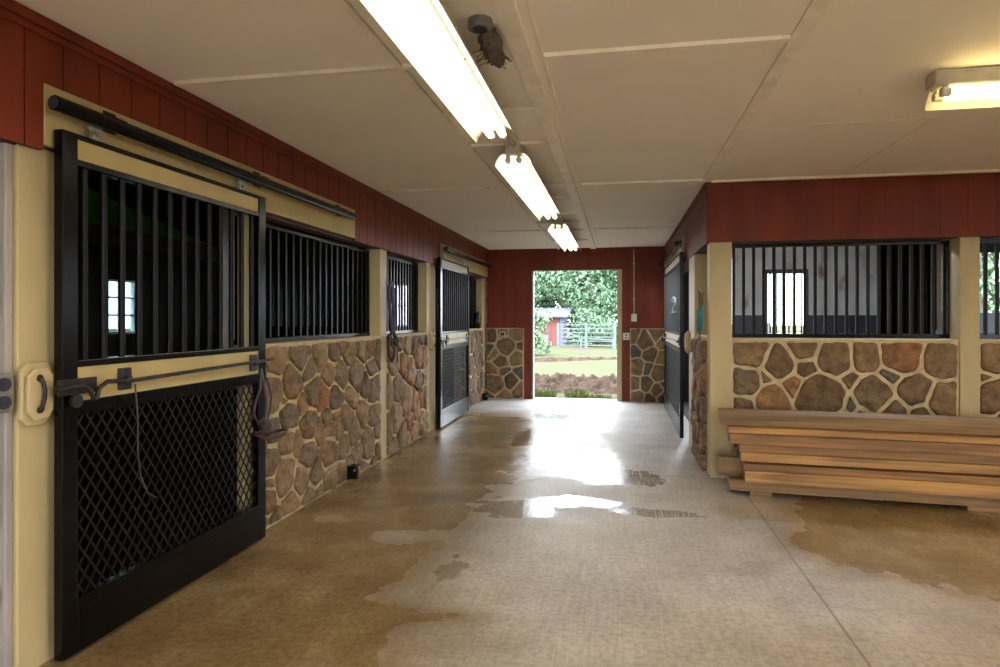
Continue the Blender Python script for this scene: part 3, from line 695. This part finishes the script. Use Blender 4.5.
# ---- outlet on the near left stones
o = thing('outlet_box', 'grey metal double outlet on the stones at the left picture edge', 'electrical outlet', (XL + .005, 2.012, 1.125), PI / 2)
MB().box(-.06, .062, -.035, 0, -.075, .075).build('cover_plate', 'grey_metal', o, .012)
for z in (-.034, .034): MB().prism([(.030 * math.cos(a * PI / 8), .026 * math.sin(a * PI / 8)) for a in range(16)], (.012, -.036, z), (1, 0, 0), (0, 0, 1), (0, -1, 0), .004).box(.002, .006, -.042, -.04, z - .008, z + .008).box(.018, .022, -.042, -.04, z - .008, z + .008).build('socket', 'stain_post', o)
# ---- floor guides
def guide(label, loc, rotz, s=1):
    t = thing('door_guide', label, 'door guide', loc, rotz)
    MB().box(-.05 * s, .05 * s, -.012, 0, .0, .12).box(-.05 * s, -.038 * s, -.09, -.012, .01, .12).box(-.05 * s, .05 * s, -.09, 0, .11, .122).build('bracket', 'black', t, .004)
    MB().tube([(.006, -.055, .01), (.006, -.055, .10)], .030, 16).build('roller', 'iron', t)
    MB().tube([(-.056 * s, -.07, .09), (-.035 * s, -.07, .09)], .01, 8).build('bolt', 'zinc', t)
    return t
guide('small black roller guide at the foot of the left stone wall', (XL + .045, 5.15, .03), PI / 2)
guide('small black roller guide on the floor at the far left corner post', (XL + .045, 10.62, .01), PI / 2)
guide('small black roller guide on the floor by the far right corner', (XR - .05, 10.78, .01), -PI / 2)

# ---- strap hanging from the first door's latch
def strap(pts, w, th, mb=None, mi=0):
    mb = mb or MB()
    mb.tube(pts, w, 8, mi, flat=th / w); return mb
x0 = XL + .085 + .07
tag(strap([(x0 - .005, 2.56, 1.11), (x0 + .005, 2.565, .95), (x0, 2.57, .8), (x0 + .003, 2.585, .68), (x0 + .01, 2.62, .60), (x0 + .02, 2.66, .565)], .0055, .003).build('lead_strap', 'leather'),
    'thin dark leather strap hanging from the latch of the nearest door', 'strap')
h = thing('halter', 'dark halter straps with a rusty ring hanging on the right edge of the nearest door', 'halter', (XL + .16, 3.585, 1.10))
MB().tube([(.05 + .085 * math.cos(a * PI / 12), .03 + .115 * math.sin(a * PI / 12), -.40 + .01 * math.sin(a * PI / 6)) for a in range(24)], .010, 8, closed=True).build('ring', 'rust', h)['label'] = 'rusty flat iron ring'
mb = MB()
strap([(0, .0, 0), (.015, .01, -.10), (.02, .03, -.2), (.015, .02, -.30), (.01, 0, -.36)], .013, .005, mb)
strap([(0, .0, -.0), (.02, -.04, -.12), (.02, -.08, -.17), (.01, -.10, -.26), (.02, -.06, -.33), (.02, .0, -.30)], .010, .005, mb)
strap([(.01, .05, -.06), (.02, .085, -.18), (.02, .07, -.27), (.02, .03, -.33), (.015, -.02, -.40), (.01, .02, -.44)], .009, .005, mb)
mb.build('strap', 'leather', h)
# ---- bridle on left post
h = thing('bridle', 'dark purple and brown bridle hanging on the cream post between two left grilles', 'bridle', (XL + .045, 6.08, 1.66))
MB().tube([(0, 0, .02), (.03, 0, .01), (.045, 0, .03)], .005).build('hook', 'iron', h)
mb = MB()
strap([(.03, -.04, -.02), (.035, -.05, .05), (.035, -.01, .09), (.035, .05, .07), (.035, .07, -.02), (.03, .08, -.15), (.03, .10, -.3)], .030, .013, mb)
strap([(.03, -.04, -.02), (.03, -.02, -.15), (.035, .02, -.28), (.03, .04, -.36)], .034, .013, mb)
strap([(.04, .0, .06), (.045, .02, -.05), (.045, .05, -.18), (.04, .06, -.32)], .030, .013, mb)
mb.build('headstall', 'navy', h)
mb = MB()
strap([(.03, .04, -.34), (.03, .12, -.37), (.03, .20, -.42), (.03, .14, -.48), (.03, .0, -.45), (.03, -.06, -.38), (.03, .04, -.34)], .022, .009, mb)
strap([(.03, .05, -.32), (.04, -.08, -.42), (.04, -.07, -.55), (.035, .03, -.60), (.035, .10, -.52), (.035, .07, -.40)], .015, .007, mb)
strap([(.03, .10, -.3), (.035, .15, -.42), (.03, .2, -.5), (.03, .2, -.62)], .014, .006, mb)
mb.build('reins', 'leather', h)
MB().tube([(.035 , .04 + .03 * math.cos(a * PI / 8), -.39 + .03 * math.sin(a * PI / 8)) for a in range(16)], .005, 6, closed=True).build('bit_ring', 'iron', h); h.scale = (1, 1, 1.15)
# ---- halter on right post
h = thing('halter', 'turquoise and olive halter hanging at the right corner post by the small opening', 'halter', (XR - .01, 6.16, 1.62))
MB().tube([(.0, 0, .02), (-.03, 0, .01), (-.045, 0, .03)], .005).build('hook', 'iron', h)
mb = MB()
strap([(-.03, -.02, .02), (-.035, .06, .06), (-.035, .09, -.05), (-.03, .02, -.14), (-.03, -.05, -.06), (-.03, -.02, .02)], .013, .008, mb)
strap([(-.04, .0, -.02), (-.04, -.04, -.2), (-.04, .03, -.38), (-.035, .02, -.5)], .012, .007, mb)
mb.build('rope', 'olive', h)
mb = MB()
strap([(-.03, .0, -.1), (-.04, .10, -.16), (-.04, .13, -.26), (-.04, .05, -.34), (-.04, -.06, -.28), (-.04, -.06, -.18), (-.03, 0, -.1)], .020, .010, mb)
strap([(-.045, .08, -.14), (-.05, .02, -.24), (-.045, .08, -.33)], .018, .010, mb)
mb.build('webbing', 'teal', h)
# ---- dark container on the far left ledge
h = thing('ledge_container', 'small black round-topped container on the ledge by the far left corner post', 'container', (XL - .03, 10.47, ZS))
prof = [(0, .060), (.02, .066), (.14, .066), (.2, .062), (.25, .05), (.28, .028), (.29, .01)]
MB().tube([(0, 0, z) for z, r in prof], .1, 18, rs=[r for z, r in prof]).build('body', 'black', h)
MB().tube([(.0, -.05, .26), (0, -.03, .31), (0, .03, .31), (0, .05, .26)], .007).build('handle', 'grey_metal', h)
# ---- switch & conduit on end wall, second outlet
h = thing('light_switch', 'small white switch box at the end of the thin conduit on the red end wall', 'light switch', (.249, YE - .001, 1.42))
MB().box(-.045, .045, -.04, 0, -.07, .06).build('switch_box', 'plastic', h, .006)
MB().box(-.012, .012, -.052, -.04, -.02, .02).build('toggle', 'plastic', h, .002)
MB().tube([(0, -.018, .06), (0, -.018, 1.15)], .012, 10).build('conduit', 'cream', h)
for z in (.3, .9): MB().box(-.02, .02, -.034, 0, z, z + .015).build('conduit_clip', 'zinc', h)
h = thing('outlet_box', 'small pale outlet box on the red strip between doorway and stones', 'electrical outlet', (.12, YE - .001, 1.10))
MB().box(-.055, .055, -.04, 0, -.06, .06).build('cover_plate', 'plastic', h, .006)
for z in (-.025, .025): MB().box(-.018, .018, -.044, -.04, z - .014, z + .014).build('socket', 'grey_metal', h, .003)
h = thing('outlet_box', 'small outlet box set in the stones left of the doorway', 'electrical outlet', (-2.0, YE - .045, 1.13))
MB().box(-.055, .055, -.02, .03, -.045, .045).build('cover_plate', 'ledge', h, .005)
MB().box(-.035, .035, -.024, -.02, -.025, .025).build('socket', 'stain_post', h)

# ---- fluorescent lights, plus added unseen fill lights
def lamp(label, loc, rotz, L, tube='tube', wings=(-1, 1)):
    """origin at ceiling, local x along the tube"""
    t = thing('fluorescent_light', label, 'ceiling light', loc, rotz)
    MB().box(0, L, -.055, .055, -.075, 0).build('housing', 'housing', t, .006)
    mb = MB(); prof = [(.045, -.060), (.075, -.068), (.100, -.088), (.118, -.115), (.127, -.145)]
    for sg in wings:
        for i in range(len(prof) - 1):
            (y0, z0), (y1, z1) = prof[i], prof[i + 1]
            mb.prism([(y0 * sg, z0), (y1 * sg, z1), (y1 * sg, z1 + .004), (y0 * sg, z0 + .004)], (0.03, 0, 0), (0, 1, 0), (0, 0, 1), (1, 0, 0), L - .06)
    mb.box(.03, L - .03, -.05, .05, -.079, -.075)
    mb.build('reflector', 'reflector', t)
    for y in (-.037, .037):
        MB().tube([(.07, y, -.108), (L - .07, y, -.108)], .019, 12).build('tube', tube, t)
        for x in (.03, L - .07): MB().tube([(x, y, -.108), (x + .04, y, -.108)], .022, 12).box(x + .01, x + .03, y - .014, y + .014, -.10, -.075).build('socket', 'plastic', t)
    return t
lamp('nearest fluorescent strip light over the aisle, cut off by the top of the picture', (-.71, 1.12, ZC - .012), PI / 2, 2.65)
lamp('second fluorescent strip light along the aisle ceiling, in the middle of the row', (-.71, 4.28, ZC - .012), PI / 2, 2.62)
lamp('farthest fluorescent strip light, nearest the red end wall', (-.71, 7.60, ZC - .012), PI / 2, 2.60)
lamp('warm yellow fluorescent light on the ceiling at the right picture edge', (1.50, 3.47, ZC - .001), 0, 2.5, 'tube_warm', (1,))
lamp('added warm fill light, an unseen fluorescent strip on the ceiling behind the camera', (1.6, .2, ZC - .001), 0, 2.5, 'tube_fill_warm')  # this and the others behind the camera are added to brighten the room
lamp('added fill light, an unseen fluorescent strip over the aisle behind the camera', (-.71, -2.6, ZC - .012), PI / 2, 2.6, 'tube_fill')
lamp('added fill light, an unseen bare fluorescent strip far behind the camera', (1.9, -3.2, ZC - .001), PI / 2, 2.6, 'tube_fill', ())
lamp('added warm fill light, an unseen bare fluorescent strip to the right behind the camera', (4.6, -1.5, ZC - .001), PI / 2, 2.6, 'tube_fill_warm', ())
lamp('added white fill light inside the right-hand stall, hidden above its front beam', (1.3, 6.75, ZC - .001), 0, 2.3, 'tube_fill_stall', ())  # out of view, added only to brighten the stall walls
MB_ = MB().tube([(-.71, 3.77, ZC - .03), (-.70, 4.27, ZC - .03)], .010, 8).build('conduit', 'housing'); tag(MB_, 'short thin conduit joining the nearest and the middle strip lights', 'conduit')
# nest on round box
h = thing('ceiling_box', 'round dark junction box on the ceiling beside the nearest strip light', 'junction box', (-.55, 2.52, ZC))
MB().tube([(0, 0, 0), (0, 0, -.035)], .05, 18).build('cover', 'grey_metal', h, .004); MB().tube([(0, 0, -.035), (0, 0, -.04)], .03, 14).build('knockout', 'stain_post', h)
mb = MB()
for k in range(16):
    q = k / 15; mb.ball((-.525 + random.uniform(-.01, .01), 2.60 + .2 * q, ZC - .04 - .03 * math.sin(q * 3)), .045 - .02 * q, .05, .042 - .015 * q, jit=.5, jf=4)
for k in range(14):
    a = random.uniform(0, 6.28); q = random.random(); c = Vector((-.545, 2.60 + .2 * q, ZC - .06)); d = Vector((math.cos(a), .5 * math.sin(a), -.5)) * random.uniform(.05, .12)
    mb.tube([c, c + d * .6 + Vector((0, 0, .01)), c + d], .0018, 5)
tag(mb.build('bird_nest', 'nest'), 'clump of dry mud nest with straws hanging beside the nearest strip light', 'bird nest')

# ---- lumber pile
def px_floor(x, y): a = ray(x, y); t = -HC / a[2]; return Vector((a[0] * t, a[1] * t, 0))
pdir = Vector((1, -.085, 0)).normalized(); pn = Vector((-pdir.y, pdir.x, 0))     # pn points away from camera (towards wall)
ang = math.atan2(pdir.y, pdir.x)
def timber(label, x, y, z, L, h, d, m='lumber', dz=0.0, warp=0.0, yaw=0.0):
    """x,y: front-left bottom corner"""
    mb = MB(); n = 12; vs = []
    for i in range(n + 1):
        u = i / n; xx = L * u; o = warp * math.sin(PI * u)
        zz = 0.0; w = .0025 * noise.noise(Vector((xx * 3, z * 9, 1)))
        vs += [(xx, o + w, zz), (xx, d + o - w, zz), (xx, d + o - w, h + w), (xx, o + w, h + w)]
    fs = [(0, 1, 2, 3), tuple(4 * n + k for k in (3, 2, 1, 0))]
    for i in range(n):
        for k in range(4): fs.append((i * 4 + k, (i + 1) * 4 + k, (i + 1) * 4 + (k + 1) % 4, i * 4 + (k + 1) % 4))
    mb.add(vs, fs)
    o = mb.build('timber', m, None, .004); o.location = (x, y, z); o.rotation_euler = (0, math.atan2(-dz, L), ang + yaw)
    tag(o, label, 'timber', 'rough timbers in the pile')
    return o
bear = [('dark short bearer under the left end of the timber pile', 1.02), ('dark short bearer under the right end of the timber pile', 2.50)]
for lb, x in bear:
    p = Vector((x, 5.36 - .085 * (x - .83), 0))
    o = MB().box(0, .16 if x < 2 else .5, 0, .42, 0, .036).build('bearer', 'lumber_grey', None, .004); o.location = (p.x, p.y - .0, 0); o.rotation_euler = (0, 0, ang)
    tag(o, lb, 'timber')
z = .037
timber('bottom grey-brown board of the pile, resting on the bearers', .865, 5.35, z, 3.0, .085, .34, 'lumber_grey')
timber('wide pale board second from the bottom of the pile', .965, 5.262, z + .088, 3.1, .092, .15, 'lumber', yaw=-.002)
timber('thinner board third from the bottom of the pile', .955, 5.27, z + .182, 3.1, .052, .10, 'lumber_dark', yaw=-.001)
timber('timber stub end behind the paler boards at the left end of the pile', .80, 5.46, z + .088, 2.8, .152, .10, 'lumber_grey')
timber('fourth board from the bottom of the pile, just above the dark gap', .945, 5.30, z + .246, 3.1, .070, .12, 'lumber', yaw=.003)
timber('brown board in the middle of the pile, fifth from the bottom', .930, 5.305, z + .318, 3.1, .070, .20, 'lumber_dark', yaw=.004)
timber('darker board third from the top of the timber pile', .850, 5.235, z + .394, 3.2, .080, .20, 'lumber_dark', yaw=-.004)
timber('pale board just under the top plank of the timber pile', .838, 5.228, z + .479, 3.2, .046, .20, 'lumber', yaw=-.003)
timber('top plank of the timber pile, lying flat and longest to the left', .790, 5.30, z + .530, 3.2, .098, .26, 'lumber_grey', yaw=.006)

# ================================================================= OUTSIDE
GZ = -.10
mb = MB(); nxx, nyy = 60, 60
def ysc(j): return 11.15 + (j / nyy) ** 1.6 * 110
vs = []
for j in range(nyy + 1):
    for i in range(nxx + 1):
        x = -70 + 140 * i / nxx; y = ysc(j); vs.append((x, y, GZ + (0 if y < 13 else .12 * noise.noise(Vector((x * .25, y * .25, 0))))))
fs = [(j * (nxx + 1) + i, j * (nxx + 1) + i + 1, (j + 1) * (nxx + 1) + i + 1, (j + 1) * (nxx + 1) + i) for j in range(nyy) for i in range(nxx)]
mb.add(vs, fs, 0, True); struct('ground', mb, 'lawn')
struct('ground_side', MB().box(7.1, 60, -50, 11.15, GZ - .02, GZ).box(-60, -5.1, -50, 11.15, GZ - .02, GZ).box(-5.1, 7.1, -50, -6.1, GZ - .02, GZ), 'lawn')
struct('door_apron', MB().box(-2.3, .9, 11.2, 11.55, GZ - .05, -.02), 'soil')
def mound(name, label, x0, x1, yc, w, h, seed, skew=0):
    mb = MB(); nx_, ny_ = 260, 56; vs = []
    for j in range(ny_ + 1):
        for i in range(nx_ + 1):
            u = i / nx_; v = j / ny_ * 2 - 1; x = x0 + (x1 - x0) * u; y = yc + v * w + skew * (u - .5) + .3 * noise.noise(Vector((x * .5, seed, 0)))
            env = max(0, 1 - v * v) * min(1, u * 8, (1 - u) * 8)
            zz = h * env * (.55 + .9 * noise.fractal(Vector((x * 4.5, y * 4.5, seed)), 1, 2, 5)) + .25 * h * env * abs(noise.noise(Vector((x * 7, y * 7, seed))))
            vs.append((x, y, GZ - .10 + max(0, zz) + .12 * env))
    fs = [(j * (nx_ + 1) + i, j * (nx_ + 1) + i + 1, (j + 1) * (nx_ + 1) + i + 1, (j + 1) * (nx_ + 1) + i) for j in range(ny_) for i in range(nx_)]
    mb.add(vs, fs, 0, False); tag(mb.build(name, 'soil'), label, 'soil', kind='stuff')
mound('soil_ridge', 'rough ridge of turned brown soil just outside the doorway', -5.5, 3.5, 14.3, 1.6, .20, 3)
mound('soil_ridge', 'low faint ridge of soil across the grass farther out', -9, 4, 22.5, 1.0, .09, 8, 4)
for k, (x, y, hh, lb) in enumerate([(-1.35, 11.9, .22, 'yellow-green grass tuft at the left foot of the doorway'), (-.78, 12.0, .2, 'small grass tuft in the middle just outside the doorway'), (-.35, 11.8, .14, 'low grass tuft near the right side of the doorway')]):
    mb = MB(); rnd = random.Random(k)
    for q in range(170):
        a = rnd.uniform(0, 6.28); r = rnd.random() ** .5 * .22; bx, by = x + r * math.cos(a), y + r * math.sin(a); L = hh * rnd.uniform(.5, 1.1); lx, ly = rnd.uniform(-.08, .08), rnd.uniform(-.08, .08); w = .008
        mb.add([(bx - w, by, GZ), (bx + w, by, GZ), (bx + lx * .5 + w * .7, by + ly * .5, GZ + L * .6), (bx + lx * .5 - w * .7, by + ly * .5, GZ + L * .6), (bx + lx, by + ly, GZ + L)], [(0, 1, 2, 3), (3, 2, 4)])
    tag(mb.build('grass_tuft', 'grass_blade'), lb, 'grass', 'grass tufts at the doorway')
# fence and gate
FYY = 31.0
def fence(label, x0, x1, y, rails, step, posts_h=1.35, m='galv', y1=None, name='paddock_fence'):
    y1 = y if y1 is None else y1
    t = thing(name, label, 'fence', (x0, y, GZ))
    d = Vector((x1 - x0, y1 - y, 0)); n = max(1, round(d.length / step))
    for i in range(n + 1):
        p = d * (i / n); MB().box(p.x - .06, p.x + .06, p.y - .06, p.y + .06, -.2, posts_h).build('post', m, t, .01)
    for z in rails: MB().bar((0, 0, z), (d.x, d.y, z), .04, .045).build('rail', m, t)
    return t
fence('pale metal gate with many thin bars right of the shed', -2.9, -.2, FYY, (.2, .4, .6, .8, 1.0, 1.18), 1.35, 1.25, name='paddock_gate')
fence('grey rail fence running right from the gate, seen through the doorway', .0, 9, FYY + .1, (.3, .6, .9, 1.15), 2.4, 1.3, 'fence_wood')
fence('dark low fence in front of the shed at the left of the doorway', -9, -3.0, FYY - 4, (.3, .6, .9), 1.5, .95, 'fence_wood')
h = tag(MB().bar((-2.24, 27, .83), (-1.57, 27, .58), .06, .06).bar((-1.57, 27, .56), (-.2, 27, .50), .05, .05).bar((-1.57, 27, -.2), (-1.57, 27, .66), .06, .06).bar((-.25, 27, -.2), (-.25, 27, .56), .06, .06).build('slanted_rail', 'galv'), 'pale thin rail slanting down to a low level rail before the gate', 'rail')
# shed
h = thing('shed', 'small red shed with grey sloping roof beyond the fence', 'shed', (-3.9, 35, GZ))
MB().box(-1.9, .75, 0, 2.2, 0, 1.55).build('wall', 'shed_red', h)
MB().box(.75, .92, -.1, 2.3, 0, 1.62).build('side_wall', 'shed_side', h)['label'] = 'pale blue grey corner of the shed'
MB().prism([(-.4, 1.55), (2.5, 2.02), (2.5, 2.10), (-.4, 1.62)], (-2.3, 0, 0), (0, 1, 0), (0, 0, 1), (1, 0, 0), 3.5).build('roof', 'shed_roof', h)
MB().box(-1.0, .2, -.03, .0, 0, 1.5).build('door', 'shed_red', h, .01)
# trees
def crown(seed, nl, R, H, base, m, size=.24, name='foliage'):
    rnd = random.Random(seed); mb = MB(); blobs = []
    for k in range(16):
        a = rnd.uniform(0, 6.28); q = rnd.random(); z = base + (H - base) * q
        rr = R * (.25 + .65 * rnd.random()) * (1 - .5 * q * q); blobs.append((rr * math.cos(a), rr * math.sin(a), z, R * rnd.uniform(.32, .55)))
    for k in range(nl):
        b = rnd.choice(blobs); d = Vector((rnd.gauss(0, 1), rnd.gauss(0, 1), rnd.gauss(0, 1))).normalized(); p = Vector(b[:3]) + d * b[3] * rnd.uniform(.75, 1.08)
        if p.z < .15: continue
        nn = (d + Vector((rnd.gauss(0, .5), rnd.gauss(0, .5), rnd.gauss(0, .5)))).normalized(); u = nn.orthogonal().normalized(); v = nn.cross(u); s = size * rnd.uniform(.6, 1.3)
        a = rnd.uniform(0, 6.28); u2 = u * math.cos(a) + v * math.sin(a); v2 = nn.cross(u2)
        mb.add([p - u2 * s * .5, p - v2 * s * .28 , p + u2 * s * .5, p + v2 * s * .28], [(0, 1, 2, 3)], 0)
    return mb
CR = [(crown(11, 8000, 2.6, 6.6, 1.2, 'leaf'), 'leaf'), (crown(12, 8000, 2.4, 6.8, .9, 'leaf_dark'), 'leaf_dark'), (crown(13, 7000, 2.4, 6.2, .8, 'leaf_light'), 'leaf_light')]
def tree(label, x, y, kind, sc=1.0, rz=0.0):
    t = thing('tree', label, 'tree', (x, y, GZ), rz, 'trees beyond the paddock'); t.scale = (sc, sc, sc)
    MB().tube([(0, 0, -.1), (.05, 0, 1.5), (-.05, .1, 3.2), (.1, 0, 5)], .2, 10, rs=[.24, .19, .14, .05]).tube([(0, 0, 2), (.8, .3, 3.2), (1.2, .4, 4.2)], .08, 8, rs=[.09, .06, .02]).tube([(0, 0, 2.3), (-.8, -.3, 3.4), (-1.2, .2, 4.5)], .08, 8, rs=[.09, .06, .02]).build('trunk', 'bark', t)
    mb, m = CR[kind]
    if isinstance(m, str): o = mb.build('foliage', m, t); CR[kind] = (mb, o)
    else: o = m.copy(); C.objects.link(o); o.parent = t
    return t
tree('mid green leafy tree behind the shed at the left of the doorway view', -6.3, 40, 0, 1.0, .4)
tree('pale green tree whose crown fills the upper left of the doorway', -4.4, 43, 2, 1.15, 2.0)
tree('large bright green tree in the middle of the doorway view behind the gate', -1.7, 39, 0, 1.0, 4.1)
tree('dark green tree behind the gap between shed and gate', -3.2, 46, 1, 1.15, 1.0)
tree('dark leafy tree at the right side of the doorway view', .2, 41, 1, 1.0, 3.0)
tree('rounded green tree at the right jamb of the doorway', 2.0, 40, 0, .95, 5.0)
tree('darkest tree farthest behind the gate, filling the centre gaps', -1.0, 47, 1, 1.2, 2.2)
tree('tree filling the gap at the far left of the doorway view', -8.6, 42, 1, 1.05, .2)
tree('bright leafy tree seen through the bars at the right picture edge', 9.4, 19, 2, 1.0, .7)
def bush(label, x, y, R, H, m, seed):
    t = thing('bush', label, 'bush', (x, y, GZ)); crown(seed, 2600, R, H, .2, m, .16).build('foliage', m, t)
    mb = MB()
    for k in range(5): a = k * 1.3; mb.tube([(0, 0, -.05), (.3 * R * math.cos(a), .3 * R * math.sin(a), H * .4), (.6 * R * math.cos(a), .6 * R * math.sin(a), H * .75)], .03, 6)
    mb.build('stems', 'bark', t)
bush('light green bush in front of the shed at the left edge of the doorway', -3.55, 25.5, .9, 1.7, 'leaf_light', 41)
bush('dark low bush behind the gate bars', -1.6, 34, 1.3, 1.5, 'leaf', 42)
bush('pale bush at the foot of the trees right of the gate', .9, 33.5, 1.2, 1.6, 'leaf_light', 43)
